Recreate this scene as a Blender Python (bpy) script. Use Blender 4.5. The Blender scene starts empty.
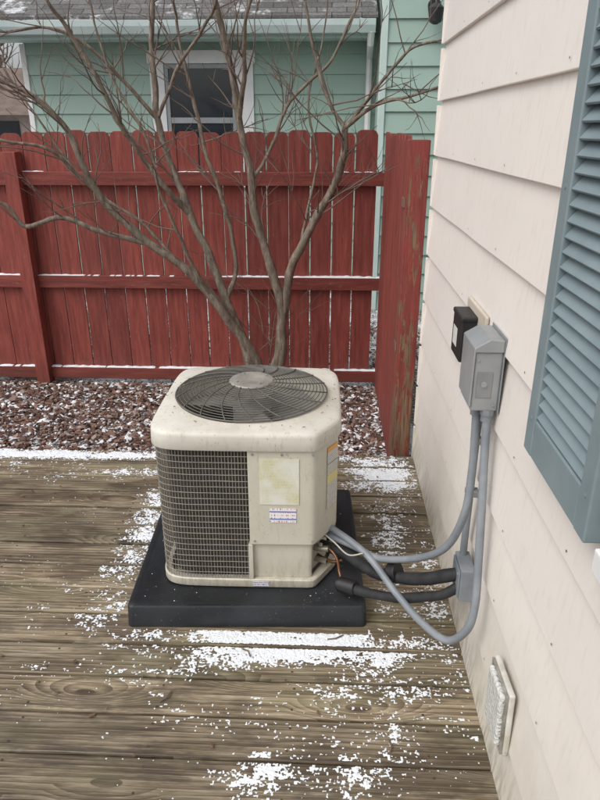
import bpy, math, random, bisect
from mathutils import Vector, Matrix, noise
R=random.Random(7)
S=bpy.context.scene
D=bpy.data

# ================= node / material helpers =================
class NT:
    def __init__(s,m):
        s.m=m; s.t=m.node_tree; s.n=s.t.nodes; s.l=s.t.links
        s.n.clear()
        s.out=s.n.new('ShaderNodeOutputMaterial')
        s.b=s.n.new('ShaderNodeBsdfPrincipled')
        s.l.new(s.b.outputs[0],s.out.inputs[0])
        s.tc=s.n.new('ShaderNodeTexCoord')
        s.geo=s.n.new('ShaderNodeNewGeometry')
    def put(s,sock,v):
        if isinstance(v,bpy.types.NodeSocket): s.l.new(v,sock)
        else:
            if isinstance(v,(tuple,list)) and len(v)==3 and sock.type=='RGBA': v=(*v,1)
            sock.default_value=v
    def mapping(s,scale=(1,1,1),loc=(0,0,0),rot=(0,0,0),typ='POINT',src=None):
        n=s.n.new('ShaderNodeMapping'); n.vector_type=typ
        s.l.new(src or s.tc.outputs['Object'],n.inputs[0])
        n.inputs['Location'].default_value=loc; n.inputs['Rotation'].default_value=rot; n.inputs['Scale'].default_value=scale
        return n.outputs[0]
    def noise(s,vec,scale=5,detail=4,rough=.55,dist=0):
        n=s.n.new('ShaderNodeTexNoise'); s.l.new(vec,n.inputs['Vector'])
        n.inputs['Scale'].default_value=scale; n.inputs['Detail'].default_value=detail
        n.inputs['Roughness'].default_value=rough; n.inputs['Distortion'].default_value=dist
        return n.outputs[0]
    def ramp(s,fac,stops):
        n=s.n.new('ShaderNodeValToRGB'); s.l.new(fac,n.inputs[0])
        e=n.color_ramp.elements
        while len(e)<len(stops): e.new(.5)
        for i,(q,c) in enumerate(stops):
            e[i].position=q
            if not isinstance(c,(tuple,list)): c=(c,c,c)
            e[i].color=(*c,1)
        return n.outputs[0]
    def mr(s,v,a,b,c=0,d=1):
        n=s.n.new('ShaderNodeMapRange'); s.put(n.inputs[0],v)
        for i,x in enumerate((a,b,c,d)): n.inputs[i+1].default_value=x
        return n.outputs[0]
    def math(s,op,a,b=0,clamp=False):
        n=s.n.new('ShaderNodeMath'); n.operation=op; n.use_clamp=clamp
        s.put(n.inputs[0],a); s.put(n.inputs[1],b); return n.outputs[0]
    def mix(s,fac,a,b,mode='MIX'):
        n=s.n.new('ShaderNodeMix'); n.data_type='RGBA'; n.blend_type=mode
        s.put(n.inputs[0],fac); s.put(n.inputs[6],a); s.put(n.inputs[7],b); return n.outputs[2]
    def bump(s,h,strength=.3,dist=.01):
        n=s.n.new('ShaderNodeBump'); n.inputs['Strength'].default_value=strength; n.inputs['Distance'].default_value=dist
        s.l.new(h,n.inputs['Height']); s.l.new(n.outputs[0],s.b.inputs['Normal'])
    def sep(s,src=None):
        n=s.n.new('ShaderNodeSeparateXYZ'); s.l.new(src or s.tc.outputs['Object'],n.inputs[0]); return n.outputs
def newmat(name):
    m=D.materials.new(name); m.use_nodes=True; return NT(m)
def surf(name,c1,c2,scale=8,stretch=(1,1,1),rough=.6,bump=.15,metal=0,detail=3,lo=.3,hi=.7,island=.0,fine=60,bdist=.003):
    t=newmat(name)
    v=t.mapping(stretch)
    n=t.noise(v,scale,detail,.6)
    col=t.ramp(n,[(lo,c1),(hi,c2)])
    if island:
        k=t.mr(t.geo.outputs['Random Per Island'],0,1,1-island,1+island)
        col=t.mix(1.0,col,k,'MULTIPLY')
    t.put(t.b.inputs['Base Color'],col)
    t.b.inputs['Roughness'].default_value=rough; t.b.inputs['Metallic'].default_value=metal
    if bump>.12:
        n2=t.noise(v,fine,2,.6); t.bump(n2,bump,bdist)
    return t.m

# ================= mesh helpers =================
class MB:
    def __init__(s): s.v=[];s.f=[];s.m=[]
    def add(s,vs,fs,mi=0):
        o=len(s.v); s.v+= [tuple(x) for x in vs]; s.f+=[tuple(i+o for i in q) for q in fs]; s.m+=[mi]*len(fs)
    def box(s,x0,x1,y0,y1,z0,z1,mi=0,M=None):
        vs=[Vector((x,y,z)) for z in(z0,z1) for y in(y0,y1) for x in(x0,x1)]
        if M: vs=[M@v for v in vs]
        s.add(vs,[(0,2,3,1),(4,5,7,6),(0,1,5,4),(2,6,7,3),(0,4,6,2),(1,3,7,5)],mi)
    def prism(s,poly,axis,a,b,mi=0):
        n=len(poly)
        def mk(q,h):
            if axis=='y': return (q[0],h,q[1])
            if axis=='x': return (h,q[0],q[1])
            return (q[0],q[1],h)
        vs=[mk(q,a) for q in poly]+[mk(q,b) for q in poly]
        fs=[tuple(range(n)),tuple(range(2*n-1,n-1,-1))]+[((i),(i+n),((i+1)%n+n),((i+1)%n)) for i in range(n)]
        s.add(vs,fs,mi)
    def tube(s,pts,rad,seg=8,closed=False,mi=0,cap=True):
        pts=[Vector(q) for q in pts]; n=len(pts)
        if not hasattr(rad,'__len__'): rad=[rad]*n
        vs=[];fs=[]; up=None
        for i in range(n):
            if closed: t=(pts[(i+1)%n]-pts[i-1])
            else: t=pts[min(i+1,n-1)]-pts[max(i-1,0)]
            if t.length<1e-9: t=Vector((0,0,1))
            t.normalize()
            if up is None:
                up=Vector((0,0,1)) if abs(t.z)<.9 else Vector((1,0,0))
            up=(up-t*up.dot(t))
            if up.length<1e-6: up=t.orthogonal()
            up.normalize(); sd=t.cross(up)
            for k in range(seg):
                a=2*math.pi*k/seg
                vs.append(pts[i]+(up*math.cos(a)+sd*math.sin(a))*rad[i])
        m=n if closed else n-1
        for i in range(m):
            j=(i+1)%n
            for k in range(seg):
                k2=(k+1)%seg
                fs.append((i*seg+k,i*seg+k2,j*seg+k2,j*seg+k))
        if cap and not closed:
            fs.append(tuple(range(seg-1,-1,-1))); fs.append(tuple((n-1)*seg+k for k in range(seg)))
        s.add(vs,fs,mi)
    def obj(s,name,mats,parent=None,smooth=False,bevel=0,angle=40,segs=2):
        me=D.meshes.new(name); me.from_pydata(s.v,[],s.f)
        for m in (mats if isinstance(mats,(list,tuple)) else [mats]): me.materials.append(m)
        me.polygons.foreach_set('material_index',s.m)
        if smooth: me.polygons.foreach_set('use_smooth',[True]*len(s.f))
        me.update(); o=D.objects.new(name,me); S.collection.objects.link(o)
        if parent: o.parent=parent
        if bevel:
            b=o.modifiers.new('bevel','BEVEL'); b.width=bevel; b.segments=segs; b.limit_method='ANGLE'; b.angle_limit=math.radians(angle)
        if smooth and smooth!='full':
            try: me.set_sharp_from_angle(angle=math.radians(smooth if smooth is not True else 45))
            except Exception: pass
        return o
def empty(name,loc=(0,0,0),rz=0):
    o=D.objects.new(name,None); S.collection.objects.link(o); o.location=loc; o.rotation_euler=(0,0,rz); o.empty_display_size=.1; return o
def spline(pts,k=6):
    P=[Vector(q) for q in pts]; out=[]
    for i in range(len(P)-1):
        a=P[max(i-1,0)];b=P[i];c=P[i+1];d=P[min(i+2,len(P)-1)]
        for j in range(k):
            t=j/k; out.append(.5*((2*b)+(c-a)*t+(2*a-5*b+4*c-d)*t*t+(3*b-a-3*c+d)*t**3))
    out.append(P[-1]); return out

# ================= materials =================
SNOWC=(.80,.82,.85)
snow=surf('snow',(.70,.73,.77),(.82,.84,.86),45,rough=.7,bump=.5,fine=160)

# deck wood
t=newmat('deck_wood')
isl=t.geo.outputs['Random Per Island']
off=t.n.new('ShaderNodeCombineXYZ'); t.put(off.inputs[0],t.math('MULTIPLY',isl,37)); t.put(off.inputs[1],t.math('MULTIPLY',isl,5)); t.put(off.inputs[2],t.math('MULTIPLY',isl,11))
vadd=t.n.new('ShaderNodeVectorMath'); t.l.new(t.tc.outputs['Object'],vadd.inputs[0]); t.l.new(off.outputs[0],vadd.inputs[1])
va=vadd.outputs[0]
g1=t.noise(t.mapping((.9,9,9),src=va),3.0,6,.70,.5)
# knots
kv=t.n.new('ShaderNodeTexVoronoi'); kv.inputs['Scale'].default_value=1.0; t.l.new(t.mapping((1.5,5.5,.01),src=va),kv.inputs['Vector'])
kd=kv.outputs['Distance']
# growth-ring grain, bent round the knots
wv=t.n.new('ShaderNodeTexWave'); wv.bands_direction='Y'; wv.wave_profile='SAW'
kx=t.n.new('ShaderNodeCombineXYZ'); t.put(kx.inputs[1],t.mr(kd,0,.35,.55,0))
vb=t.n.new('ShaderNodeVectorMath'); t.l.new(t.mapping((.30,5.0,1),src=va),vb.inputs[0]); t.l.new(kx.outputs[0],vb.inputs[1])
t.l.new(vb.outputs[0],wv.inputs[0]); wv.inputs['Scale'].default_value=3.4; wv.inputs['Distortion'].default_value=5.0; wv.inputs['Detail'].default_value=2; wv.inputs['Detail Scale'].default_value=1.1
ring=wv.outputs[1]
g2=t.noise(t.mapping((3.0,120,120),src=va),2.0,3,.65,.1)
gg=t.math('ADD',t.math('MULTIPLY',g1,.78),t.math('MULTIPLY',ring,.20))
col=t.ramp(gg,[(.30,(.060,.042,.026)),(.42,(.155,.115,.070)),(.54,(.290,.230,.150)),(.70,(.43,.365,.265))])
col=t.mix(t.mr(g2,.47,.64,0,.62),col,(.060,.045,.031))
big=t.noise(t.mapping((.7,2.4,1)),1.7,4,.7)
col=t.mix(t.mr(big,.48,.62,0,.34),col,(.135,.135,.065))
wet=t.noise(t.mapping((.9,2.6,1),loc=(3,1,0)),2.2,5,.7)
wetm=t.mr(wet,.49,.57)
col=t.mix(t.math('MULTIPLY',wetm,.55),col,(.050,.034,.022))
col=t.mix(t.mr(kd,.045,.085,.85,0),col,(.045,.026,.015))
col=t.mix(1.0,col,t.mr(isl,0,1,.70,1.28),'MULTIPLY')
t.put(t.b.inputs['Base Color'],col)
t.put(t.b.inputs['Roughness'],t.mr(wetm,0,1,.68,.42))
t.bump(t.math('ADD',t.math('MULTIPLY',g2,.6),gg),.9,.004)
deck_m=t.m

def siding_mat(name,base,dirt,stain_z=None,bump=True):
    t=newmat(name)
    n1=t.noise(t.mapping((1,1,1)),2.2,4,.65)
    c=t.mix(t.mr(n1,.4,.75,0,.35),base,tuple(x*.88 for x in base))
    if bump:
        n2=t.noise(t.mapping((6,6,1.2)),9,3,.6)
        c=t.mix(t.mr(n2,.54,.78,0,.30),c,dirt)
    if stain_z is not None:
        z=t.sep(t.geo.outputs['Position'])[2]
        k=t.math('MULTIPLY',t.mr(z,0,stain_z,1,0),t.mr(n1,.35,.65,.25,1))
        c=t.mix(t.math('MULTIPLY',k,.55),c,(.44,.40,.27))
        # mildew creeping up from the deck
        k2=t.math('MULTIPLY',t.mr(z,0,.16,1,0),t.mr(n2,.42,.62))
        c=t.mix(t.math('MULTIPLY',k2,.6),c,(.20,.19,.12))
    c=t.mix(1.0,c,t.mr(t.geo.outputs['Random Per Island'],0,1,.94,1.03),'MULTIPLY')
    t.put(t.b.inputs['Base Color'],c); t.b.inputs['Roughness'].default_value=.55
    if bump: t.bump(t.noise(t.mapping((1,1,1)),55,3,.6),.22,.003)
    return t.m
cream=siding_mat('cream_siding_paint',(.80,.745,.69),(.54,.48,.39),.75)
mint=siding_mat('mint_siding_paint',(.335,.46,.395),(.22,.33,.28),bump=False)
whitep=surf('white_trim_paint',(.68,.69,.68),(.80,.80,.79),4,rough=.5,bump=.1)

def fence_mat(name,vert):
    t=newmat(name)
    st=(9,9,.8) if vert else (.8,9,9)
    g=t.noise(t.mapping(st),4,4,.65)
    c=t.ramp(g,[(.3,(.135,.026,.020)),(.5,(.215,.041,.030)),(.72,(.285,.068,.050))])
    c=t.mix(1.0,c,t.mr(t.geo.outputs['Random Per Island'],0,1,.76,1.16),'MULTIPLY')
    w=t.noise(t.mapping((14,14,2.2) if vert else (2.2,14,14),loc=(1,2,3)),7,4,.7)
    c=t.mix(t.mr(w,.63,.68,0,.75),c,(.21,.14,.105))
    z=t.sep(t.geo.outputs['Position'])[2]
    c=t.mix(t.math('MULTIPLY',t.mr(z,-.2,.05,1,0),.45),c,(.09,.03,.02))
    t.put(t.b.inputs['Base Color'],c); t.b.inputs['Roughness'].default_value=.68
    t.bump(t.noise(t.mapping((40,40,3) if vert else (3,40,40)),4,3,.6),.5,.004)
    return t.m
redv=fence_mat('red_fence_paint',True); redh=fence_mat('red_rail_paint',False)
t=newmat('worn_red_post')
g=t.noise(t.mapping((10,10,1.0)),3.5,4,.65)
c=t.ramp(g,[(.3,(.14,.024,.019)),(.6,(.24,.042,.032))])
w=t.noise(t.mapping((9,9,1.6),loc=(3,0,1)),3.2,6,.75)
z=t.sep(t.geo.outputs['Position'])[2]
w=t.math('ADD',w,t.mr(z,-.1,1.4,.095,-.02))
c=t.mix(t.mr(w,.53,.57),c,t.ramp(t.noise(t.mapping((60,60,3)),3,4),[(.3,(.08,.045,.028)),(.7,(.25,.15,.085))]))
t.put(t.b.inputs['Base Color'],c); t.b.inputs['Roughness'].default_value=.7; t.bump(t.noise(t.mapping((40,40,3)),4,4,.6),.6,.005)
wornpost=t.m

def grime(name,base,dirt,rough=.45,amount=.5,ring=False):
    t=newmat(name)
    n1=t.noise(t.mapping(),3.5,4,.7); n2=t.noise(t.mapping((4,4,1)),14,4,.7); n3=t.noise(t.mapping(),70,2,.7)
    c=t.mix(t.mr(n1,.40,.70,0,amount),base,tuple(x*.80 for x in base))
    c=t.mix(t.mr(n2,.56,.78,0,amount*.8),c,dirt)
    c=t.mix(t.mr(n3,.67,.73,0,amount*1.1),c,dirt)
    s_=t.sep()
    if ring:
        rr_=t.math('SQRT',t.math('ADD',t.math('MULTIPLY',s_[0],s_[0]),t.math('MULTIPLY',s_[1],s_[1])))
        k=t.math('MULTIPLY',t.mr(rr_,.27,.345,1,.1),t.mr(n1,.38,.62,.15,1))
        c=t.mix(t.math('MULTIPLY',k,.55),c,(.34,.285,.20))
    else:
        k=t.math('MULTIPLY',t.mr(s_[2],0,.12,1,0),t.mr(n2,.4,.6,.2,1))
        c=t.mix(t.math('MULTIPLY',k,.5),c,(.26,.21,.15))
    t.put(t.b.inputs['Base Color'],c); t.b.inputs['Roughness'].default_value=rough
    return t.m
acw=grime('ac_beige_paint',(.57,.545,.455),(.25,.21,.15))
accap=grime('ac_cap_plastic',(.66,.635,.56),(.27,.22,.155),.5,amount=.7,ring=True)
wirem=surf('guard_wire_coating',(.085,.08,.07),(.16,.15,.13),12,rough=.5,bump=0,metal=.15)
cguard=surf('coil_guard_coating',(.20,.18,.15),(.30,.275,.235),9,rough=.55,bump=0)
t=newmat('coil_fins')
t.put(t.b.inputs['Base Color'],t.mix(t.noise(t.mapping((1,1,1)),8,4),(.022,.020,.017),(.07,.062,.053))); t.b.inputs['Roughness'].default_value=.6
coil=t.m
dark=surf('dark_plastic',(.012,.012,.013),(.03,.03,.03),10,rough=.5,bump=.1)
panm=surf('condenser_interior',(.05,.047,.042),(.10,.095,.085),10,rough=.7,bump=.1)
fanm=surf('fan_metal',(.24,.23,.21),(.38,.36,.33),6,rough=.45,metal=.3)
hubm=surf('fan_hub_cover',(.20,.185,.165),(.36,.335,.29),14,rough=.5,metal=.1)
t=newmat('pad_black_plastic')
n1=t.noise(t.mapping(),4,4,.65)
c=t.ramp(n1,[(.3,(.009,.0105,.013)),(.7,(.024,.027,.032))])
dn=t.noise(t.mapping(),90,3,.75)
c=t.mix(t.mr(dn,.66,.72,0,.45),c,(.30,.31,.32))
t.put(t.b.inputs['Base Color'],c); t.put(t.b.inputs['Roughness'],t.mr(n1,.3,.7,.4,.65)); t.bump(t.noise(t.mapping(),160,2),.35,.002)
padm=t.m
galv=surf('grey_enamel',(.25,.265,.27),(.35,.365,.37),6,rough=.42,bump=.06,metal=.25)
conduit_m=surf('grey_conduit_pvc',(.16,.18,.20),(.26,.28,.30),9,rough=.45,bump=.08)
insul=surf('black_foam_insulation',(.010,.010,.011),(.028,.028,.03),25,rough=.75,bump=.4,fine=90)
blackp=surf('black_matte_plastic',(.008,.008,.009),(.018,.018,.018),5,rough=.5,bump=.05)
copper=surf('aged_copper',(.16,.075,.04),(.30,.16,.09),12,rough=.4,metal=.8)
beigep=surf('beige_mount_plate',(.50,.44,.36),(.60,.54,.45),6,rough=.5)
blue=surf('blue_tag',(.02,.14,.50),(.03,.19,.60),8,rough=.4,bump=0)
paper=surf('white_label_paper',(.50,.50,.48),(.62,.62,.60),12,rough=.8,bump=0)
def label(name,bg,ink,sx,sz,thr=.5,band=None,fade=None):
    t=newmat(name)
    s_=t.sep(); 
    rows=t.math('FRACT',t.math('MULTIPLY',s_[2],sz))
    rowmask=t.mr(rows,.45,.50)
    comb=t.n.new('ShaderNodeCombineXYZ'); t.put(comb.inputs[0],t.math('MULTIPLY',t.math('ADD',s_[0],s_[1]),sx)); t.put(comb.inputs[2],t.math('FLOOR',t.math('MULTIPLY',s_[2],sz)))
    wn=t.noise(comb.outputs[0],1.0,2,.7)
    m=t.math('MULTIPLY',rowmask,t.mr(wn,thr,thr+.03))
    c=t.mix(m,bg,ink)
    if band:
        for (a,b,cc) in band:
            k=t.math('MULTIPLY',t.mr(s_[2],a,a+.0005),t.mr(s_[2],b,b+.0005,1,0))
            c=t.mix(k,c,cc)
    if fade: 
        c=t.mix(t.mr(t.noise(t.mapping((3,3,3)),5,4,.6),.38,.62,.1,.9),c,fade)
    t.put(t.b.inputs['Base Color'],c); t.b.inputs['Roughness'].default_value=.4
    return t.m
shut=surf('shutter_grey_blue_paint',(.160,.212,.228),(.225,.280,.296),5,rough=.5,bump=.2,fine=45)
t=newmat('bark')
n1=t.noise(t.mapping((6,6,2)),6,4,.7)
c=t.ramp(n1,[(.3,(.075,.056,.042)),(.5,(.165,.128,.097)),(.72,(.31,.255,.205))])
n2=t.noise(t.mapping(),5,3,.6)
c=t.mix(t.mr(n2,.55,.7,0,.45),c,(.17,.17,.10))
t.put(t.b.inputs['Base Color'],c); t.b.inputs['Roughness'].default_value=.8; t.bump(n1,.8,.008)
bark=t.m
twigm=surf('twig_bark',(.10,.070,.055),(.19,.14,.11),6,rough=.8,bump=0)
t=newmat('ground_soil_snow')
n1=t.noise(t.mapping(),26,5,.7); n2=t.noise(t.mapping(),1.4,4,.65); n3=t.noise(t.mapping(),60,3,.7)
c=t.ramp(n1,[(.32,(.030,.018,.014)),(.5,(.085,.052,.042)),(.68,(.17,.12,.095))])
sm=t.mr(t.math('ADD',t.math('MULTIPLY',n2,.5),t.math('MULTIPLY',n3,.5)),.49,.55)
c=t.mix(sm,c,SNOWC)
t.put(t.b.inputs['Base Color'],c); t.b.inputs['Roughness'].default_value=.85; t.bump(n1,.8,.02)
groundm=t.m
t=newmat('mulch_chips')
isl=t.geo.outputs['Random Per Island']
c=t.ramp(isl,[(0,(.050,.025,.018)),(.3,(.125,.060,.042)),(.55,(.20,.118,.088)),(.78,(.30,.235,.19)),(.85,(.60,.61,.64)),(1,(.76,.78,.81))])
t.put(t.b.inputs['Base Color'],c); t.b.inputs['Roughness'].default_value=.8
chipm=t.m
t=newmat('asphalt_shingles')
br=t.n.new('ShaderNodeTexBrick'); t.l.new(t.mapping((1,1.1,1)),br.inputs[0])
br.inputs['Color1'].default_value=(.085,.080,.078,1); br.inputs['Color2'].default_value=(.15,.145,.14,1); br.inputs['Mortar'].default_value=(.03,.03,.03,1)
br.inputs['Scale'].default_value=1.0; br.inputs['Brick Width'].default_value=.3; br.inputs['Row Height'].default_value=.13; br.inputs['Mortar Size'].default_value=.006
n=t.noise(t.mapping(),40,3,.7); n2=t.noise(t.mapping(),2.6,5,.75)
c=t.mix(1,br.outputs[0],t.mr(n,.3,.7,.6,1.4),'MULTIPLY')
c=t.mix(t.mr(n2,.56,.66,0,.65),c,SNOWC)
t.put(t.b.inputs['Base Color'],c); t.b.inputs['Roughness'].default_value=.9
shing=t.m
t=newmat('window_glass'); t.put(t.b.inputs['Base Color'],t.mix(t.noise(t.mapping(),1.5,2),(.012,.016,.022),(.03,.04,.05))); t.b.inputs['Roughness'].default_value=.06
t.b.inputs['Specular IOR Level'].default_value=.6
glass=t.m
distm=surf('distant_house_siding',(.30,.25,.22),(.38,.33,.29),2,rough=.8,bump=0)
distr=surf('distant_roof_shingles',(.12,.085,.07),(.19,.14,.12),3,rough=.9,bump=0)
t=newmat('frosted_ribbed_lens')
v=t.n.new('ShaderNodeTexVoronoi'); v.inputs['Scale'].default_value=110; t.l.new(t.tc.outputs['Object'],v.inputs['Vector'])
t.put(t.b.inputs['Base Color'],t.mix(t.noise(t.mapping(),18,5,.7),(.78,.79,.77),(.42,.43,.38))); t.b.inputs['Roughness'].default_value=.25
t.bump(v.outputs['Distance'],.8,.005); lensm=t.m
dirtyw=surf('dirty_white_plastic',(.42,.39,.32),(.68,.67,.63),16,rough=.5,bump=.1)
leafm=surf('dry_leaf',(.10,.055,.03),(.20,.12,.07),30,rough=.8,bump=0,island=.3)
naild=surf('rusty_nail_head',(.03,.02,.015),(.09,.05,.03),40,rough=.6,bump=0)

# ================= ground =================
G=MB(); G.add([(-70,-30,-.2),(70,-30,-.2),(70,120,-.2),(-70,120,-.2)],[(0,1,2,3)]); G.obj('ground',groundm)

M=MB()
for i in range(18000):
    x=R.uniform(-3.6,.42); y=R.uniform(3.22,4.72)
    if i%6==0: x=R.uniform(-3.2,.9); y=R.uniform(4.8,6.5)
    l=R.uniform(.006,.024)*(1.6 if R.random()<.08 else 1); w=l*R.uniform(.3,.8); h=R.uniform(.003,.008)
    hz=.016*noise.noise(Vector((x*4,y*4,0)))+.008
    Mx=Matrix.Translation((x,y,-.2+max(hz,0)+R.uniform(0,.012)))@Matrix.Rotation(R.uniform(0,6.28),4,'Z')@Matrix.Rotation(R.gauss(0,.35),4,'X')@Matrix.Rotation(R.gauss(0,.3),4,'Y')
    k=R.uniform(.5,1)
    vs=[Mx@Vector(q) for q in [(-l,-w*k,0),(l*k,-w,0),(l,w*.7,0),(-l*.8,w,0),(-l*.8,-w*k*.8,h),(l*k*.8,-w*.8,h),(l*.8,w*.6,h),(-l*.7,w*.8,h)]]
    M.add(vs,[(4,5,6,7),(0,1,5,4),(1,2,6,5),(2,3,7,6),(3,0,4,7)])
M.obj('mulch_bed',chipm)

# ================= deck =================
deck=empty('wooden_deck')
B=MB(); NL=MB()
pitch=.1455; y1=3.2; i=0; DZ=[]
while y1-i*pitch>-2.0:
    yb=y1-i*pitch; ya=yb-pitch+R.uniform(.006,.011)
    dz=R.uniform(-.004,.0015); DZ.append(dz)
    cuts=[-4.2]; x=-4.2+R.uniform(.8,2.6)
    if i%3==1: cuts.append(x)
    cuts.append(.62)
    for a,b in zip(cuts[:-1],cuts[1:]):
        B.box(a+.0015,b-.0015,ya,yb,-.036+dz,dz)
    for jx in [ -3.75+.4064*k for k in range(11)]:
        for yy in (ya+.03,yb-.03):
            cx=jx+R.uniform(-.008,.008); cy=yy+R.uniform(-.005,.005)
            NL.add([(cx+.0042*math.cos(q*math.pi/4),cy+.0042*math.sin(q*math.pi/4),dz+.0012) for q in range(8)],[tuple(range(8))])
    i+=1
B.obj('deck_boards',deck_m,deck,bevel=.005,segs=2)
NL.obj('nail_heads',naild,deck)
J=MB()
for k in range(12):
    jx=-3.77+.4064*k; J.box(jx,jx+.038,-2,3.17,-.19,-.0405)
J.box(-4.2,.62,3.172,3.198,-.199,-.0408)
J.obj('joists_and_rim',surf('joist_wood',(.06,.045,.03),(.14,.11,.08),6,rough=.8),deck)

blobs=[(-.14,1.765,.54,.115,1.35),(.30,2.98,.25,.21,1.05),(.30,2.45,.14,.50,.60),(-.79,2.45,.12,.58,.74),(-.80,1.93,.24,.18,.50),
 (-.12,1.275,.16,.10,.78),(.155,1.27,.13,.08,.70),(.27,1.58,.40,.08,.56),(-1.75,3.14,1.5,.062,1.25),(-.4,3.15,.9,.05,.70),(.42,2.0,.07,.6,.46),
 (-1.0,2.95,1.0,.12,.36),(.0,1.44,.6,.12,.34),(-.6,1.62,.35,.05,.40)]
cell=.0040; sm_=MB(); vd={}
def sval(x,y):
    m=0
    for cx,cy,rx,ry,s_ in blobs:
        dx=(x-cx)/rx; dy=(y-cy)/ry; d=dx*dx+dy*dy
        if d<1.7: m=max(m,s_*(1-math.sqrt(d)/1.3))
    if m<=.02: return -1
    return m+.42*noise.noise(Vector((x*7,y*10,0)))+.42*noise.noise(Vector((x*34,y*50,3)))+.55*noise.noise(Vector((x*115,y*135,7)))
def vert(i,j,hh,dz):
    k=(i,j)
    if k not in vd:
        vd[k]=len(sm_.v); sm_.v.append((i*cell+R.uniform(-.0018,.0018),j*cell+R.uniform(-.0018,.0018),dz+.0006+hh*R.uniform(.4,1)))
    return vd[k]
done=set()
def inpad(x,y): 
    return abs(x+.285)<.45 and abs(y-2.255)<.435
for cx,cy,rx,ry,s_ in blobs:
    for j in range(int((cy-ry*1.3)/cell),int((cy+ry*1.3)/cell)):
        y=(j+.5)*cell
        bi=int((3.2-y)/pitch) if y<3.2 else -1
        if bi<0: continue
        fy=(3.2-bi*pitch)-y
        if fy<.003 or fy>pitch-.013: continue
        dz=DZ[bi]
        for i in range(int((cx-rx*1.3)/cell),int((cx+rx*1.3)/cell)):
            if (i,j) in done: continue
            done.add((i,j)); x=(i+.5)*cell
            if x>.472 or inpad(x,y): continue
            v=sval(x,y)
            if v>.52:
                h=min(.0045,(v-.5)*.010)
                a=[vert(i,j,h,dz),vert(i+1,j,h,dz),vert(i+1,j+1,h,dz),vert(i,j+1,h,dz)]
                sm_.f.append(tuple(a)); sm_.m.append(0)
for k in range(5200):
    x=R.uniform(-2.4,.47); y=R.uniform(1.0,3.19)
    if inpad(x,y): continue
    if noise.noise(Vector((x*2.2,y*3,4)))+.28*(x>-.3)-.08<R.uniform(-.05,.7): continue
    bi=int((3.2-y)/pitch)
    if R.random()<.45: y=3.2-bi*pitch-R.choice([R.uniform(.004,.012),R.uniform(pitch-.022,pitch-.013)])
    fy=3.2-bi*pitch-y
    if fy<.004 or fy>pitch-.013: continue
    r=R.uniform(.0009,.0026); z=DZ[bi]+.001
    sm_.add([(x-r,y-r*.6,z),(x+r*.8,y-r,z),(x+r,y+r*.7,z),(x-r*.7,y+r,z),(x,y,z+r*.6)],[(0,1,4),(1,2,4),(2,3,4),(3,0,4)])
sm_.obj('snow_dusting',snow)

# ================= beige house (right) =================
house=empty('beige_house')
W=MB(); exp=.2235; z0=-.03; k=-1
XB=.500
while z0+exp*k<2.75:
    za=z0+exp*k; zb=za+exp+.004
    if k==-1: za=-.2
    ys=[-2.5]; jy=R.uniform(-1.5,.3); ys+=[jy,3.2]
    for a,b in zip(ys[:-1],ys[1:]):
        # slightly wavy boards: several sections along the length
        n=26; vs=[];fs=[]
        for q in range(n+1):
            yy=a+.001+(b-a-.002)*q/n; wv_=.0022*noise.noise(Vector((yy*2.3,k*3.1,0))); wz=.0022*noise.noise(Vector((yy*1.7,k*5.3,9)))
            vs+=[(XB-.024+wv_,yy,za+(wz if k>=0 else 0)),(XB,yy,za+(wz if k>=0 else 0)),(XB,yy,zb),(XB-.008,yy,zb)]
        for q in range(n):
            o=q*4
            for e in range(4): fs.append((o+e,o+4+e,o+4+(e+1)%4,o+(e+1)%4))
        fs.append((0,1,2,3)); fs.append((n*4+3,n*4+2,n*4+1,n*4))
        W.add(vs,fs)
    k+=1
W.obj('siding_boards',cream,house,bevel=.0025,segs=2)
Wb=MB(); Wb.box(.5005,5.2,-2.5,3.185,-.2,2.78); Wb.obj('wall_core',cream,house)
Wc=MB(); k=-1
while z0+exp*k<2.75:
    za=z0+exp*k; zb=za+exp
    if k==-1: za=-.2
    Wc.prism([(3.186,za),(3.208,za),(3.194,zb),(3.186,zb)],'x',.502,5.2); k+=1
Wc.obj('end_wall_siding',cream,house)
cc=MB()
for k in range(0,13):
    za=z0+exp*(k-1); 
    cc.box(.4725,.508,3.192,3.2125,max(za,-.2)+.002,za+exp*.93)
cc.obj('corner_caps',cream,house,bevel=.002)
Rf=MB(); Rf.prism([(.22,2.80),(5.5,2.80),(5.5,2.86),(2.85,3.95),(.22,2.88)],'y',-2.9,3.5); Rf.obj('roof',shing,house)
nd=MB()
for k in range(0,12):
    zz=z0+exp*k+.022
    for yy in [3.12-.4064*j for j in range(11)]:
        yv=yy+R.uniform(-.01,.01)
        if R.random()<.85:
            nd.add([(XB-.0252,yv+.003*math.cos(q*math.pi/3),zz+.003*math.sin(q*math.pi/3)) for q in range(6)],[tuple(range(5,-1,-1))])
nd.obj('siding_nails',naild,house)
wn=MB()
wn.box(.448,.4995,-.35,.925,.965,1.010)
wn.box(.462,.4995,.835,.925,1.0105,2.4)
wn.box(.462,.4995,-.30,-.21,1.0105,2.4); wn.box(.462,.4995,-.2095,.8345,2.31,2.4)
wn.obj('window_casing',whitep,house,bevel=.003)
wg=MB(); wg.box(.47,.4735,-.2095,.8345,1.0105,2.3095); wg.obj('window_glass_pane',glass,house)
wf=MB(); wf.box(.463,.4695,-.2095,.8345,1.62,1.68); wf.box(.463,.4695,-.2095,-.15,1.011,1.619); wf.box(.463,.4695,.78,.8345,1.011,1.619); wf.obj('window_sash',whitep,house,bevel=.002)

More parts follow.
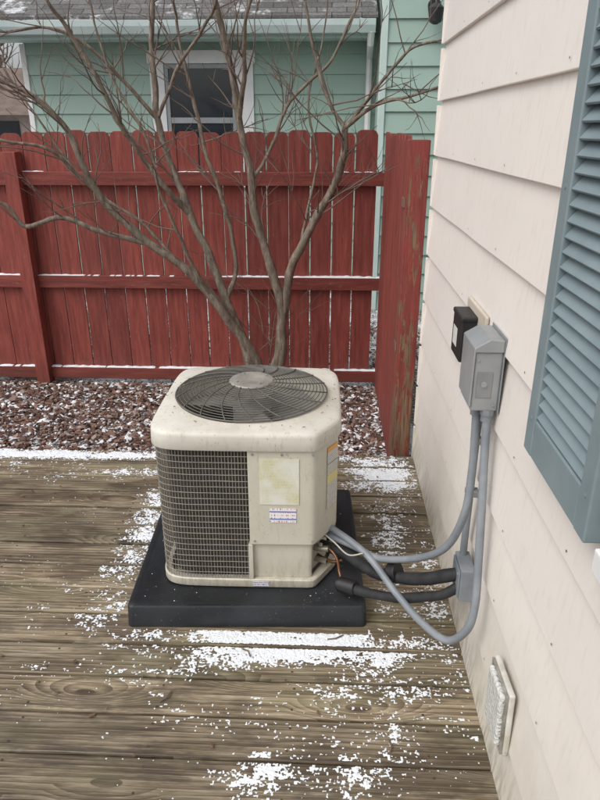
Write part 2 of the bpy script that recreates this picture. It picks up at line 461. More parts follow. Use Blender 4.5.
sh=empty('louvered_shutter'); sh.parent=house
Z0,Z1=1.00,2.45; ya,yb=.950,1.318; xf,xb=.438,.472
s=MB()
s.box(xf,xb,ya,ya+.05,Z0,Z1); s.box(xf,xb,yb-.05,yb,Z0,Z1)
s.box(xf+.001,xb-.001,ya+.0503,yb-.0503,Z0,Z0+.085)
s.box(xf+.001,xb-.001,ya+.0503,yb-.0503,1.93,2.00)
s.box(xf+.001,xb-.001,ya+.0503,yb-.0503,Z1-.09,Z1)
s.obj('frame',shut,sh,bevel=.004,segs=3)
l=MB()
z=Z0+.088
while z<Z1-.12:
    if not(1.905<z<2.0):
        l.prism([(xb-.010,z+.030),(xb-.004,z+.030),(xf+.006,z+.0),(xf+.002,z+.004)],'y',ya+.0505,yb-.0505)
    z+=.0285
l.obj('louvers',shut,sh,bevel=.001)
bk=MB(); bk.box(xb-.0035,xb-.0005,ya+.051,yb-.051,Z0+.0855,Z1-.0905); bk.obj('back_panel',shut,sh)
sc=MB()
for zz in (1.08,1.55,2.2):
    for yy in (ya+.025,yb-.025): sc.tube([(xf+.001,yy,zz),(xf-.0015,yy,zz)],.005,8)
sc.obj('shutter_screws',shut,sh)

# ================= AC unit =================
ac=empty('air_conditioner_condenser',(-.277,2.277,.092),math.radians(.6))
hs=.318
def rr(a):
    c,s_=math.cos(a),math.sin(a)
    p_=18 if (c>0 and s_<0) else 8
    r=hs*((abs(c)**p_+abs(s_)**p_)**(-1/p_))*1.004
    d=c*.857+s_*-.514
    if d>0:
        r2=.368/d; k=60; r=(r**-k+r2**-k)**(-1/k)
    return r
def outl(a,sc=1.0,add=0): 
    r=rr(a)*sc+add; return (r*math.cos(a),r*math.sin(a))
N=240
def loop(sc,add,z): return [(*outl(2*math.pi*i/N,sc,add),z) for i in range(N)]
def circ(r,z): return [(r*math.cos(2*math.pi*i/N),r*math.sin(2*math.pi*i/N),z) for i in range(N)]
def loft(mb,loops,mi=0,capb=False,capt=False,closed=True):
    vs=[];fs=[]
    for L in loops: vs+=L
    n=len(loops[0])
    for j in range(len(loops)-1):
        for i in range(n if closed else n-1):
            i2=(i+1)%n; fs.append((j*n+i,j*n+i2,(j+1)*n+i2,(j+1)*n+i))
    if capb: fs.append(tuple(range(n-1,-1,-1)))
    if capt: fs.append(tuple((len(loops)-1)*n+i for i in range(n)))
    mb.add(vs,fs,mi)
m=MB(); loft(m,[loop(1,.006,.0),loop(1,.008,.004),loop(1,.008,.030),loop(1,.004,.034),loop(1,-.02,.034)],capb=True)
m.obj('base_pan',acw,ac,smooth=35)
m=MB(); loft(m,[loop(.90,0,.034),loop(.90,0,.57)]); m.obj('coil',coil,ac,smooth=True)
m=MB()
RF=.276
mid=[tuple(Vector(a).lerp(Vector(b),.75)) for a,b in zip(loop(1,-.014,.628),circ(RF+.006,.638))]
loft(m,[loop(1,-.012,.560),loop(1,.013,.560),loop(1,.016,.564),loop(1,.014,.610),loop(1,.011,.619),loop(1,.003,.6245),loop(1,-.014,.628),
  mid,circ(RF+.006,.640),circ(RF,.636),circ(RF-.004,.60),circ(RF-.004,.47)])
m.obj('top_cap',accap,ac,smooth=40)
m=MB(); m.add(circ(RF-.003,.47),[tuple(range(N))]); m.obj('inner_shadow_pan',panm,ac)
m=MB()
m.tube([(0,0,.475),(0,0,.585)],.075,24)
for b in range(3):
    a0=b*2*math.pi/3+.5
    vs=[];fs=[]
    for i in range(9):
        for j in range(6):
            r=.07+.19*j/5; a=a0+(i/8-.5)*1.25*(1-.15*j/5); vs.append((r*math.cos(a),r*math.sin(a),.56+.05*(i/8-.5)))
    for i in range(8):
        for j in range(5): fs.append((i*6+j,i*6+j+1,(i+1)*6+j+1,(i+1)*6+j))
    m.add(vs,fs)
m.obj('fan',fanm,ac,smooth=35)
m=MB()
def dome(r): return .648+.042*(1-(r/RF)**2)
nr=17
for k in range(nr):
    r=.080+(RF+.006-.080)*k/(nr-1)
    z=dome(r)
    m.tube([(r*math.cos(2*math.pi*i/80),r*math.sin(2*math.pi*i/80),z) for i in range(80)],.0019 if k<nr-1 else .0034,5,closed=True)
for k in range(18):
    a=k*2*math.pi/18+.1; pts=[]
    for i in range(12):
        r=.072+(RF+.008-.072)*i/11; aa=a+.55*(i/11)**1.0
        pts.append((r*math.cos(aa),r*math.sin(aa),dome(r)+.003))
    m.tube(pts,.0024,5)
m.obj('fan_guard',wirem,ac,smooth='full')
m=MB()
loft(m,[circ(.082,.683),circ(.084,.688),circ(.080,.693),circ(.050,.6955),circ(.045,.6930),circ(.012,.6935)],capt=True,capb=True)
m.obj('fan_guard_hub',hubm,ac,smooth=35)
m=MB()
for k in range(4):
    a=k*math.pi/2+.6; m.tube([(.062*math.cos(a),.062*math.sin(a),.692),(.062*math.cos(a),.062*math.sin(a),.699)],.006,6)
m.obj('hub_bolts',galv,ac)
# debris lying on the cap
m=MB()
for k in range(26):
    a=R.uniform(0,6.28); r=R.uniform(.29,.325); x,y=r*math.cos(a),r*math.sin(a)
    if R.random()<.4: s_=.315; x=max(min(x*1.15,.31),-.31); y=max(min(y*1.15,.30),-.30)
    if x>.2 and y<-.2: continue
    l=R.uniform(.003,.011); b_=R.uniform(0,6.28)
    m.tube([(x,y,.6375),(x+l*math.cos(b_),y+l*math.sin(b_),.6395)],.0013,4)
m.obj('cap_debris',twigm,ac)
A0=math.radians(-15); A1=math.radians(360-87.5)
sam=[A0+(A1-A0)*i/2000 for i in range(2001)]
pp=[Vector(outl(a)) for a in sam]; cum=[0]
for i in range(1,2001): cum.append(cum[-1]+(pp[i]-pp[i-1]).length)
L=cum[-1]
def atlen(d):
    i=min(bisect.bisect_left(cum,d),2000); return sam[i]
m=MB()
nv=int(L/.0112)
for i in range(nv+1):
    a=atlen(L*i/nv); x,y=outl(a,1,-.001); m.tube([(x,y,.034),(x,y,.562)],.0014,4,cap=False)
nh=22
for j in range(nh+1):
    z=.036+.522*j/nh
    pts=[(*outl(atlen(L*i/160),1,.0022),z+.0012*noise.noise(Vector((i*.15,j*2.1,0)))) for i in range(161)]
    m.tube(pts,.0016,4)
m.obj('coil_guard',cguard,ac,smooth='full')
def strip(a0,a1,za,zb,add,thick=.006,n=72):
    o=[];inn=[]
    for i in range(n+1):
        a=a0+(a1-a0)*i/n; o.append(outl(a,1,add)); inn.append(outl(a,1,add-thick))
    vs=[(x,y,za) for x,y in o]+[(x,y,zb) for x,y in o]+[(x,y,za) for x,y in inn]+[(x,y,zb) for x,y in inn]
    q=n+1; fs=[]
    for i in range(n):
        fs.append((i,i+1,q+i+1,q+i)); fs.append((2*q+i,3*q+i,3*q+i+1,2*q+i+1))
        fs.append((q+i,q+i+1,3*q+i+1,3*q+i)); fs.append((i,2*q+i,2*q+i+1,i+1))
    fs.append((0,q,3*q,2*q)); fs.append((n,2*q+n,3*q+n,q+n))
    return vs,fs
m=MB()
aL=math.radians(-87.8); aR=math.radians(-15)
m.add(*strip(aL,aR,.185,.563,.0045,.02))
m.obj('service_panel',acw,ac,smooth=30,bevel=.002)
m=MB()
m.add(*strip(aL,math.radians(-52),.034,.1835,-.012,.015))
m.add(*strip(math.radians(-51.8),aR,.034,.1835,-.035,.015))
m.obj('lower_valve_panel',acw,ac,smooth=30,bevel=.002)
m=MB(); x,y=outl(aL); m.box(x-.006,x+.010,y-.0060,y+.02,.034,.1835); m.obj('panel_edge_strip',acw,ac,bevel=.0015)
m=MB()
for (x_,z_) in [(.03,.20),(.03,.545),(.235,.545),(.235,.20),(.13,.545)]:
    yv=-(hs*1.004)-.0045
    m.tube([(x_,yv+.002,z_),(x_,yv-.003,z_)],.0045,8)
m.obj('panel_screws',galv,ac)
fy=-(hs*1.004)-.0066
lab1=label('faded_rating_label',(.60,.58,.38),(.48,.46,.30),260,90,.52,fade=(.70,.70,.64))
lab3=label('warning_sticker',(.72,.71,.66),(.20,.20,.20),350,150,.46,band=[(.520,.535,(.80,.36,.06)),(.470,.474,(.1,.1,.1)),(.395,.430,(.66,.60,.25))])
m=MB(); m.box(.052,.188,fy,fy+.0018,.352,.530); m.obj('rating_label',lab1,ac)
m=MB(); m.box(.085,.178,fy,fy+.0018,.280,.336); m.obj('dealer_label',label('dealer_sticker_print',(.78,.78,.79),(.50,.10,.12),190,80,.52,band=[(.290,.296,(.16,.22,.48)),(.320,.326,(.16,.22,.48))]),ac)
m=MB()
ca=math.atan2(-.514,.857); cx_,cy_=outl(ca-.10,1,.0068); tx,ty=.514,.857
vs=[(cx_-tx*.034,cy_-ty*.034,.290),(cx_+tx*.034,cy_+ty*.034,.290),(cx_+tx*.034,cy_+ty*.034,.535),(cx_-tx*.034,cy_-ty*.034,.535)]
nx,ny=.857*.0012,-.514*.0012
m.add(vs+[(a+nx,b+ny,c_) for a,b,c_ in vs],[(0,3,2,1),(4,5,6,7),(0,1,5,4),(1,2,6,5),(2,3,7,6),(3,0,4,7)]); m.obj('warning_label',lab3,ac)
m=MB(); m.box(.02,.078,-(hs*1.004)-.0105,-(hs*1.004)-.009,.008,.026); m.obj('base_label',label('base_sticker',(.72,.72,.72),(.12,.12,.4),300,120,.45),ac)

pe=empty('equipment_pad',(-.285,2.255,0),math.radians(2.4))
m=MB()
def rrect(hx,hy,r,z,n=6):
    o=[]
    for (sx,sy,a0) in ((1,1,0),(-1,1,90),(-1,-1,180),(1,-1,270)):
        for i in range(n+1):
            a=math.radians(a0+90*i/n); o.append((sx*(hx-r)+r*math.cos(a),sy*(hy-r)+r*math.sin(a),z))
    return o
# corner order: arcs listed counter-clockwise
def rrect(hx,hy,r,z,n=6):
    o=[]
    for (sx,sy,a0) in ((1,1,0),(-1,1,90),(-1,-1,180),(1,-1,270)):
        for i in range(n+1):
            a=math.radians(a0+90*i/n); o.append((sx*(hx-r)+r*math.cos(a),sy*(hy-r)+r*math.sin(a),z))
    return o
loft(m,[rrect(.428,.412,.02,.0015),rrect(.424,.408,.02,.082),rrect(.420,.404,.02,.088),rrect(.405,.389,.02,.0885),rrect(.402,.386,.02,.0865)],capb=True,capt=True)
m.obj('pad_shell',padm,pe,smooth=50)
m=MB()
for k in range(420):
    x=R.uniform(-.40,.40); y=R.uniform(-.385,.385)
    if abs(x-.01)<.33 and abs(y-.02)<.33: continue
    if noise.noise(Vector((x*5,y*5,1)))<R.uniform(-.2,.6): continue
    r=R.uniform(.0008,.0022); z=.0867
    m.add([(x-r,y-r*.6,z),(x+r*.8,y-r,z),(x+r,y+r*.7,z),(x-r*.7,y+r,z),(x,y,z+r*.6)],[(0,1,4),(1,2,4),(2,3,4),(3,0,4)])
m.obj('frost_grains',snow,pe)

# ================= electrical =================
db=empty('electrical_disconnect_box')
m=MB()
m.box(.400,.474,1.685,1.825,.925,1.095)
m.obj('enclosure',galv,db,bevel=.004)
m=MB()
m.prism([(.394,.94),(.3995,.94),(.3995,1.096),(.474,1.096),(.474,1.130),(.435,1.133),(.394,1.108)],'y',1.679,1.831)
m.obj('hinged_cover',galv,db,bevel=.003)
m=MB(); m.box(.410,.452,1.6825,1.6848,.965,1.04); m.obj('knockout_plate',surf('galv_dark',(.23,.24,.245),(.30,.31,.315),8,rough=.4,metal=.4),db,bevel=.001)
m=MB(); m.tube([(.43,1.683,1.005),(.43,1.679,1.005)],.008,16); m.tube([(.46,1.6845,.945),(.46,1.680,.945)],.004,8); m.tube([(.408,1.6845,1.075),(.408,1.680,1.075)],.004,8)
m.obj('screws',galv,db)
m=MB(); m.box(.474,.4758,1.675,1.835,.92,1.138); m.obj('mount_back',galv,db)

bb=empty('low_voltage_transformer_box')
m=MB(); m.box(.416,.472,1.975,2.115,.965,1.105); m.box(.413,.4735,1.972,2.118,1.095,1.112); m.obj('black_housing',blackp,bb,bevel=.006,segs=3)
m=MB(); m.box(.4148,.4158,2.03,2.09,1.00,1.06); m.obj('front_label',paper,bb)
m=MB(); m.box(.464,.4755,1.88,2.15,1.01,1.140); m.obj('mount_block',beigep,bb,bevel=.006,segs=3)
tg=MB(); tg.box(.4712,.4745,2.05,2.085,.885,.935); tg.tube([(.473,2.067,.935),(.472,2.065,.97)],.002,6); tg.obj('blue_utility_tag',blue,bevel=.001)

cd=empty('electrical_conduit')
def corr(pts,r):
    sp_=spline(pts,14); tot=0;c_=[0]
    for i in range(1,len(sp_)): tot+=(sp_[i]-sp_[i-1]).length; c_.append(tot)
    n=int(tot/.0042); out=[];rad=[];j=0
    for i in range(n+1):
        d=tot*i/n
        while j<len(c_)-2 and c_[j+1]<d: j+=1
        tt=(d-c_[j])/max(c_[j+1]-c_[j],1e-6); out.append(sp_[j].lerp(sp_[j+1],tt)); rad.append(r*(1+(.03 if i%2 else -.02)))
    return out,rad
F1=[(.432,1.745,.915),(.434,1.735,.84),(.434,1.72,.72),(.42,1.695,.587),(.385,1.725,.45),(.322,1.82,.335),(.2,1.91,.262),(.115,1.99,.252),(.01,2.07,.25),(-.03,2.11,.25)]
F2=[(.452,1.70,.915),(.452,1.68,.82),(.450,1.64,.695),(.448,1.585,.49),(.442,1.545,.37),(.425,1.54,.285),(.385,1.60,.190),(.318,1.70,.175),(.246,1.81,.200),(.148,1.94,.262),(.017,2.07,.285),(-.03,2.10,.285)]
m=MB()
for F,r in ((F1,.0122),(F2,.0122)):
    a,b=corr(F,r); m.tube(a,b,12)
m.obj('flexible_conduit',conduit_m,cd,smooth=True)
m=MB()
m.tube([(.452,1.785,.92),(.452,1.785,.37)],.0115,14)
for (x_,y_) in ((.432,1.745),(.452,1.70),(.452,1.785)):
    m.tube([(x_,y_,.927),(x_,y_,.910)],.020,8); m.tube([(x_,y_,.911),(x_,y_,.890)],.0165,14)
m.obj('rigid_conduit_and_fittings',conduit_m,cd,smooth=35)
m=MB()
m.box(.430,.4745,1.69,1.80,.265,.380); m.box(.425,.4298,1.695,1.795,.275,.370)
m.obj('wall_entry_box',conduit_m,cd,bevel=.005)
m=MB(); m.box(.438,.476,1.765,1.80,.60,.618); m.box(.438,.476,1.765,1.80,.78,.795)
for (y_,z_) in ((1.712,.355),(1.778,.292)): m.tube([(.4255,y_,z_),(.4225,y_,z_)],.0045,8)
m.obj('conduit_straps',galv,cd,bevel=.001)

ls=empty('refrigerant_line_set')
m=MB()
def wob(pts,r,k=8,amp=.12):
    s_=spline(pts,k); return s_,[r*(1+amp*noise.noise(q*22)) for q in s_]
for pts,r in (([(.45,1.745,.335),(.40,1.755,.315),(.34,1.80,.265),(.27,1.86,.220),(.18,1.93,.19),(.08,2.02,.20),(-.02,2.08,.20)],.021),
              ([(.45,1.735,.30),(.39,1.73,.26),(.33,1.77,.215),(.26,1.81,.175),(.17,1.86,.150),(.10,1.90,.14),(.055,1.93,.135)],.017)):
    a,b=wob(pts,r); m.tube(a,b,12)
m.obj('insulated_lines',insul,ls,smooth=35)
m=MB()
m.tube([(.06,1.928,.135),(.118,1.895,.143)],.028,18); m.tube([(.052,1.932,.134),(.062,1.927,.135)],.022,18)
m.tube([(.235,1.895,.218),(.262,1.875,.232)],.034,14); 
m.obj('end_caps_and_ties',blackp,ls,smooth=35,bevel=.003)
m=MB()
m.tube(spline([(-.03,2.05,.215),(.02,2.02,.22),(.05,1.99,.20),(.06,1.965,.16),(.07,1.93,.14)],6),.0055,10)
m.tube(spline([(-.03,2.06,.17),(.01,2.03,.165),(.04,2.01,.17),(.07,2.0,.185)],6),.006,10)
m.obj('copper_stubs',copper,ls,smooth='full')
m=MB()
m.tube([(-.04,2.035,.215),(.02,2.015,.222)],.012,12); m.tube([(-.01,2.03,.218),(-.01,2.01,.245)],.008,6)
m.tube([(-.04,2.045,.160),(.015,2.02,.165)],.011,6)
m.obj('service_valves',surf('valve_brass',(.24,.22,.16),(.36,.34,.28),20,rough=.35,metal=.6),ls,smooth=35)
m=MB(); m.tube(spline([(-.01,2.05,.275),(.04,2.0,.262),(.09,1.95,.245),(.14,1.92,.275)],6),.003,6); m.obj('thermostat_wire',surf('wire_jacket',(.4,.38,.33),(.5,.48,.42),10,rough=.5),ls,smooth='full')

wl=empty('outdoor_wall_light')
m=MB()
Mx=Matrix.Translation((.472,1.285,.270))@Matrix.Rotation(math.radians(-4),4,'X')@Matrix.Diagonal((1,.94,.88,1))
m.box(-.012,.004,-.080,.080,-.108,.110,M=Mx); m.obj('housing',dirtyw,wl,bevel=.006,segs=4)
m=MB(); m.box(-.030,-.0122,-.064,.064,-.088,.092,M=Mx); m.obj('ribbed_lens',lensm,wl,bevel=.010,segs=4)
m=MB()
for (a,b,c_,d) in ((-.077,-.067,-.102,.104),(.067,.077,-.102,.104)): m.box(-.019,-.0122,a,b,c_,d,M=Mx)
m.box(-.019,-.0122,-.0665,.0665,.0945,.104,M=Mx); m.box(-.019,-.0122,-.0665,.0665,-.102,-.0895,M=Mx)
m.obj('lens_frame',surf('weathered_aluminium',(.22,.20,.16),(.50,.48,.44),25,rough=.45,metal=.4),wl,bevel=.002)

# ================= fences =================
fe=empty('red_wood_fence')
def picket(mb,x,w,y,t_,z0,z1,ch=.032,lean=0):
    a=x-w/2;b=x+w/2
    o=[(a,z0),(b,z0),(b+lean,z1-ch),(b-ch*.35+lean,z1-ch*.35),(b-ch+lean,z1),(a+ch+lean,z1),(a+ch*.35+lean,z1-ch*.35),(a+lean,z1-ch)]
    mb.prism(o,'y',y,y+t_)
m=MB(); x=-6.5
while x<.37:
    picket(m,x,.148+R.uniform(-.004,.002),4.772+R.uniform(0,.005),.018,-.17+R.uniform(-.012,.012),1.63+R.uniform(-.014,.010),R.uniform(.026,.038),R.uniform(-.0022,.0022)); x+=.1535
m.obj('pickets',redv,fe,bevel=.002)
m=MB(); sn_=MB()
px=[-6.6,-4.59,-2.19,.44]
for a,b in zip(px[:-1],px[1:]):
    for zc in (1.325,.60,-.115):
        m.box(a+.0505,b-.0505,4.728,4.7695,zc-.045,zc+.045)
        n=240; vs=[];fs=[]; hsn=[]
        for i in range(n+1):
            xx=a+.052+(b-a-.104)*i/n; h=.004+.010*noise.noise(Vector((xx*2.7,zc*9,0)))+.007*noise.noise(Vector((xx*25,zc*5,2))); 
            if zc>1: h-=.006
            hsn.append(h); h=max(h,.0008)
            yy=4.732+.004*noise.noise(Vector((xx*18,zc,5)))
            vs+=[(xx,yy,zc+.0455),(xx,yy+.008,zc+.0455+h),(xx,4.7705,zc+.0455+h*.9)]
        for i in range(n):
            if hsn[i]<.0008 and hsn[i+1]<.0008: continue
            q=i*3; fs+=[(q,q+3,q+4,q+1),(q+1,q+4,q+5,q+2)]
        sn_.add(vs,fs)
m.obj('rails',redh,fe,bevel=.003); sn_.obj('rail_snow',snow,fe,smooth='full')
m=MB()
for q in px[:-1]: m.box(q-.05,q+.05,4.668,4.7675,-.2,1.50)
m.obj('posts',redv,fe,bevel=.004)
f2=empty('red_wood_fence.001')
m=MB(); y=3.42
while y<4.66:
    b=MB(); picket(b,0,.146,0,.018,-.17,1.62+R.uniform(-.01,.008))
    vs=[(.372+v[1]+R.uniform(0,.0005),y+v[0],v[2]) for v in b.v]; m.add(vs,[tuple(reversed(q)) for q in b.f]); y+=.1535
m.obj('pickets',redv,f2,bevel=.002)
m=MB()
for zc in (1.325,.60,-.115): m.box(.3925,.432,3.34,4.76,zc-.045,zc+.045)
m.obj('rails',redv,f2,bevel=.003)
m=MB(); m.box(.362,.462,3.235,3.335,-.2,1.60); m.obj('post',wornpost,f2,bevel=.004)
m=MB(); m.box(.355,.3612,3.24,3.33,1.30,1.345); m.box(.355,.3612,3.24,3.33,.58,.625); m.obj('rail_brackets',surf('rusty_bracket',(.12,.06,.045),(.22,.13,.10),30,rough=.7,bump=0),f2,bevel=.001)

# ================= tree =================
tr=MB()
def cm(s): return [tuple(float(q)/100 for q in w.split(',')) for w in s.split()]
stems=[
(cm('-47,428,-20 -47,428,11 -59,425,35 -74,421,60 -92,418,82 -112,414,98 -131,410,116 -141,406,131 -147,403,153 -154,400,169 -168,396,182 -187,392,192 -215,388,205'),.040,.010),
(cm('-112,414,98 -142,412,105 -165,409,114 -187,406,109 -196,404,122 -207,402,125 -235,400,140'),.020,.008),
(cm('-50,430,-20 -53,428,13 -67,430,58 -79,433,88 -90,435,113 -100,438,143 -107,440,170 -109,443,203 -107,446,240 -100,448,300'),.038,.012),
(cm('-40,430,-20 -36,429,8 -30,428,45 -36,426,79 -45,425,108 -48,423,135 -54,422,169 -57,420,193 -62,419,216 -65,418,235 -68,415,300'),.038,.012),
(cm('-54,422,169 -49,410,193 -47,399,209 -41,389,230 -35,385,270'),.016,.007),
(cm('-36,431,-20 -33,429,8 -27,427,66 -20,423,90 -5,420,118 5,417,136 9,413,153 9,410,165'),.034,.020),
(cm('9,410,165 0,413,177 -9,417,200 -15,420,235 -20,420,280'),.014,.005),
(cm('9,410,165 25,397,177 40,383,180 54,370,184'),.014,.006),
(cm('9,410,165 27,407,187 43,403,204 61,400,209'),.012,.005),
(cm('-90,435,113 -102,428,129 -117,420,153 -127,412,175 -136,405,200 -145,400,218 -150,390,230 -160,385,270'),.020,.008),
(cm('-131,410,116 -146,403,137 -159,390,154 -181,380,159 -205,375,170'),.014,.005),
(cm('-67,430,58 -61,436,84 -69,437,122 -78,438,152 -85,439,186 -90,440,213 -94,440,238 -98,440,280'),.018,.007),
(cm('-48,423,135 -33,428,158 -24,431,180 0,434,202 11,437,223 16,440,238 25,440,270'),.013,.006),
(cm('-107,440,170 -125,433,191 -144,425,211 -163,420,218 -185,410,215 -210,405,225'),.013,.005),
(cm('-107,440,170 -92,430,196 -74,420,216 -59,400,232 -50,395,260'),.013,.005),
(cm('-74,421,60 -85,410,85 -98,400,125 -104,396,160 -120,392,195 -128,390,240'),.013,.005),
(cm('-92,418,82 -120,425,110 -150,432,128 -175,436,160 -200,438,200'),.013,.005),
(cm('-20,423,90 -12,430,120 -8,436,150 -14,440,180 -5,444,215 0,446,260'),.010,.004),
]
tw=[]
for pts,ra,rb in stems:
    s_=spline(pts,7); n=len(s_)
    s_=[q+Vector((noise.noise(q*5),noise.noise(q*5+Vector((9,0,0))),0))*.016+Vector((noise.noise(q*14),0,0))*.006 for q in s_]
    rad=[(ra+(rb-ra)*(i/(n-1))**.85)*(1+.18*noise.noise(s_[i]*9)) for i in range(n)]
    tr.tube(s_,rad,10)
    tw.append((s_,rad))
def twig(mb,p0,d,l,r,depth):
    n=7; pts=[p0]; dd=d.normalized()
    for i in range(n):
        dd=(dd+Vector((R.gauss(0,.13),R.gauss(0,.13),R.gauss(.03,.12)))).normalized(); pts.append(pts[-1]+dd*l/n)
    mb.tube(pts,[r*(1-.75*i/n) for i in range(n+1)],5 if depth else 4,cap=False)
    if depth>0:
        for k in range(R.randint(2,4)):
            i=R.randint(1,n-1); sd=Vector((R.gauss(0,1),R.gauss(0,.7),R.gauss(.2,.6))); q=(dd+sd.normalized()*.8)
            twig(mb,pts[i],q,l*R.uniform(.35,.6),r*.55,depth-1)
tb=MB()
for s_,rad in tw:
    n=len(s_)
    for k in range(int(n/4.2)):
        i=R.randint(min(18 if rad[0]>.03 else 3,n-2),n-1)
        if s_[i].z<.9: continue
        t_=(s_[min(i+1,n-1)]-s_[i-1]).normalized()
        q=t_*.8+Vector((R.gauss(0,.8),R.gauss(-.1,.5),R.gauss(.25,.4)))
        twig(tb,s_[i],q,R.uniform(.25,.65),min(rad[i]*.5,.0055),1)
for k in range(9):
    twig(tb,Vector((-.45+R.uniform(-.1,.12),4.28+R.uniform(-.05,.05),R.uniform(-.1,.5))),Vector((R.gauss(-.2,.5),R.gauss(0,.2),1)),R.uniform(.4,.9),.0035,1)
te=empty('bare_multistem_tree')
tr.obj('stems',bark,te,smooth='full'); tb.obj('twigs',twigm,te,smooth='full')

# ================= neighbour house =================
nh_=empty('green_house')
def sidingY(x0,x1,yw,z0,z1,ex=.2):
    m=MB(); z=z0
    while z<z1:
        zb=min(z+ex,z1); m.prism([(yw-.024,z),(yw,z),(yw,zb),(yw-.004,zb)],'x',x0,x1); z+=ex
    return m
wx0,wx1,wz1=-2.02,-.86,2.44
yw=8.1
for (a,b,c_,d) in ((-3.42,wx0,-.2,2.62),(wx1,.5,-.2,2.62),(wx0,wx1,-.2,1.0)):
    sidingY(a+.001,b-.001,yw,c_,d).obj('siding_wall',mint,nh_,bevel=.002)
m=MB(); m.box(-3.42,.5,yw+.001,13,-.2,2.62); 
m.obj('house_core',mint,nh_)
m=MB()
m.box(-3.46,-3.40,yw-.03,yw+.05,-.2,2.51)
m.box(wx0,wx0+.16,yw-.04,yw+.0,1.0,wz1-.131); m.box(wx1-.2,wx1,yw-.04,yw,1.0,wz1-.131); m.box(wx0-.02,wx1+.02,yw-.045,yw,wz1-.13,wz1+.0) ; m.box(wx0+.161,wx1-.201,yw-.05,yw,1.0,1.08)
m.obj('window_casing',whitep,nh_,bevel=.004)
m=MB(); gx0,gx1=wx0+.165,wx1-.205
m.box(gx0,gx1,yw-.012,yw-.008,1.085,wz1-.135); m.obj('window_glass_pane',glass,nh_)
m=MB(); m.box(gx0,gx0+.04,yw-.03,yw-.013,1.09,wz1-.18); m.box(gx1-.04,gx1,yw-.03,yw-.013,1.09,wz1-.18); m.box(gx0+.041,gx1-.041,yw-.03,yw-.013,1.70,1.76); m.box(gx0,gx1,yw-.03,yw-.013,wz1-.179,wz1-.135)
m.obj('window_sash',surf('dark_sash',(.25,.27,.28),(.35,.37,.38),5,rough=.5),nh_,bevel=.002)
m=MB()
m.box(-3.75,.44,7.62,yw-.025,2.52,2.545)
m.box(-3.75,.44,7.60,7.6195,2.50,2.66)
m.obj('soffit_and_fascia',surf('eave_paint',(.38,.50,.46),(.48,.60,.56),3,rough=.6),nh_,bevel=.002)
m=MB(); m.prism([(7.47,2.60),(7.50,2.535),(7.5985,2.535),(7.5985,2.65),(7.592,2.65),(7.592,2.545),(7.505,2.545),(7.480,2.603),(7.478,2.655),(7.463,2.655)],'x',-3.80,.44)
m.obj('gutter',surf('gutter_enamel',(.46,.56,.54),(.58,.67,.65),3,rough=.45),nh_,bevel=.001)
m=MB(); 
m.prism([(7.50,2.665),(7.50,2.69),(10.6,4.29),(13.7,2.69),(13.7,2.665),(10.6,4.265)],'x',-3.85,.46); m.obj('roof',shing,nh_)
m=MB(); m.box(-3.78,.43,7.481,7.590,2.60,2.640); m.obj('gutter_snow',snow,nh_,bevel=.01)
m=sidingY(.535,4.5,7.1,-.2,5.4); m.obj('wing_siding',mint,nh_,bevel=.002)
m=MB(); m.box(.50,4.5,7.101,13,-.2,5.4); m.obj('wing_core',mint,nh_)
m=MB(); m.box(.47,.534,7.065,7.10,-.2,5.4); m.box(.47,.4995,7.1005,7.16,-.2,5.4); m.obj('wing_corner_board',surf('pale_mint_trim',(.48,.60,.55),(.57,.68,.63),4,rough=.5),nh_,bevel=.003)
m=MB(); m.prism([(.2,5.38),(2.5,6.9),(4.8,5.38),(4.8,5.48),(2.5,7.05),(.2,5.48)],'y',6.8,13.2); m.prism([(.5,5.4),(4.5,5.4),(2.5,6.85)],'y',7.1,13); m.obj('wing_roof',shing,nh_)
m=MB(); m.tube([(.95,7.08,2.70),(.95,7.04,2.70)],.06,16); m.tube([(.95,7.05,2.70),(.95,6.95,2.74),(.95,6.93,2.68)],.012,8); m.tube([(.95,6.93,2.70),(.95,6.93,2.66),(.95,6.93,2.55),(.95,6.93,2.53)],[.03,.075,.055,.02],12)
m.obj('porch_lantern',dark,nh_,smooth=35)
m=MB(); m.tube([(.40,7.52,2.56),(.40,7.60,2.45),(.42,8.03,2.35),(.42,8.03,0)],.035,8); m.obj('downspout',whitep,nh_,smooth=35)

dh=empty('distant_house')
m=MB(); m.box(-16.5,-9.2,27,34,-.2,2.1); m.obj('walls',distm,dh)
m=MB(); m.prism([(26.4,2.1),(30.5,4.0),(34.6,2.1)],'x',-17,-8.8); m.obj('roof',distr,dh)
m=MB(); 
for q in (-15,-13,-11): m.box(q,q+1,26.95,26.999,.8,1.9)
m.obj('windows',glass,dh)
m=MB()
for k in range(8):
    bx=-26+k*3.1+R.uniform(-1,1); by=40+R.uniform(-4,6); H=R.uniform(6,9)
    m.tube([(bx,by,-.2),(bx+R.uniform(-.3,.3),by,H*.5),(bx+R.uniform(-.5,.5),by,H)],[.22,.14,.03],6)
    for j in range(34):
        z=R.uniform(1.5,H*.95); d=Vector((R.gauss(0,1),R.gauss(0,1),R.uniform(.3,1.2)))
        twig(m,Vector((bx,by,z)),d,R.uniform(1.2,2.6),.05,1)
m.obj('distant_tree_line',twigm)

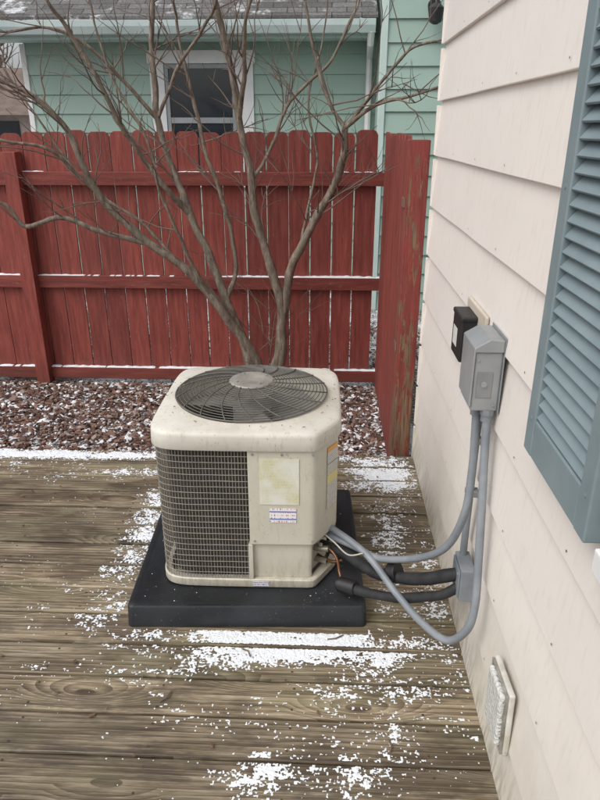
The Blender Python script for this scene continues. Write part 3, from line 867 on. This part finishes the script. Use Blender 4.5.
m=MB()
for k in range(46):
    x=R.uniform(-1.6,.4); y=R.uniform(1.1,3.1)
    if -.75<x<.2 and 1.8<y<2.7: continue
    l=R.uniform(.005,.014); Mx=Matrix.Translation((x,y,.005))@Matrix.Rotation(R.uniform(0,6.28),4,'Z')@Matrix.Rotation(R.gauss(0,.3),4,'X')
    m.add([Mx@Vector(q) for q in [(-l,0,0),(-l*.3,l*.5,.003),(l*.5,l*.4,.001),(l,0,.004),(l*.4,-l*.45,0),(-l*.4,-l*.4,.003)]],[(0,1,2,3,4,5)])
m.obj('dry_leaves',leafm)
m=MB()
for (x,y,l,a) in ((.02,1.79,.06,.1),(-.24,1.70,.045,2),(-.5,1.5,.05,.7),(.2,1.35,.04,1.3)):
    m.tube([(x,y,.005),(x+l*math.cos(a)*.5,y+l*math.sin(a)*.5,.008),(x+l*math.cos(a+.3),y+l*math.sin(a+.3),.005)],.003,5)
m.obj('fallen_twigs',twigm)

# ================= light =================
w=D.worlds.new('World'); S.world=w; w.use_nodes=True; nt=w.node_tree; bg=nt.nodes['Background']
sky=nt.nodes.new('ShaderNodeTexSky'); sky.sky_type='NISHITA'; sky.sun_disc=False
el,rot=math.radians(52),math.radians(228)
sky.sun_elevation=el; sky.sun_rotation=rot; sky.dust_density=4; sky.air_density=1.0; sky.ozone_density=1
hsv=nt.nodes.new('ShaderNodeHueSaturation'); hsv.inputs['Saturation'].default_value=.30; hsv.inputs['Value'].default_value=1.25
nt.links.new(sky.outputs[0],hsv.inputs['Color']); nt.links.new(hsv.outputs[0],bg.inputs[0]); bg.inputs[1].default_value=.15
ld=D.lights.new('sun','SUN'); ld.energy=1.0; ld.angle=math.radians(45); ld.color=(1,.99,.97)
lo=D.objects.new('sun',ld); S.collection.objects.link(lo)
dv=Vector((math.sin(rot)*math.cos(el),math.cos(rot)*math.cos(el),math.sin(el)))
lo.rotation_euler=dv.to_track_quat('Z','Y').to_euler(); lo.location=(0,-3,6)

c=D.cameras.new('camera'); o=D.objects.new('camera',c); S.collection.objects.link(o); S.camera=o
o.location=(0,0,1.65); o.rotation_euler=(math.radians(90-22.55),0,math.radians(2.42))
c.sensor_fit='VERTICAL'; c.sensor_height=32; c.lens=26.2; c.clip_end=500; c.clip_start=.02
S.view_settings.view_transform='Standard'; S.view_settings.look='None'; S.view_settings.exposure=0
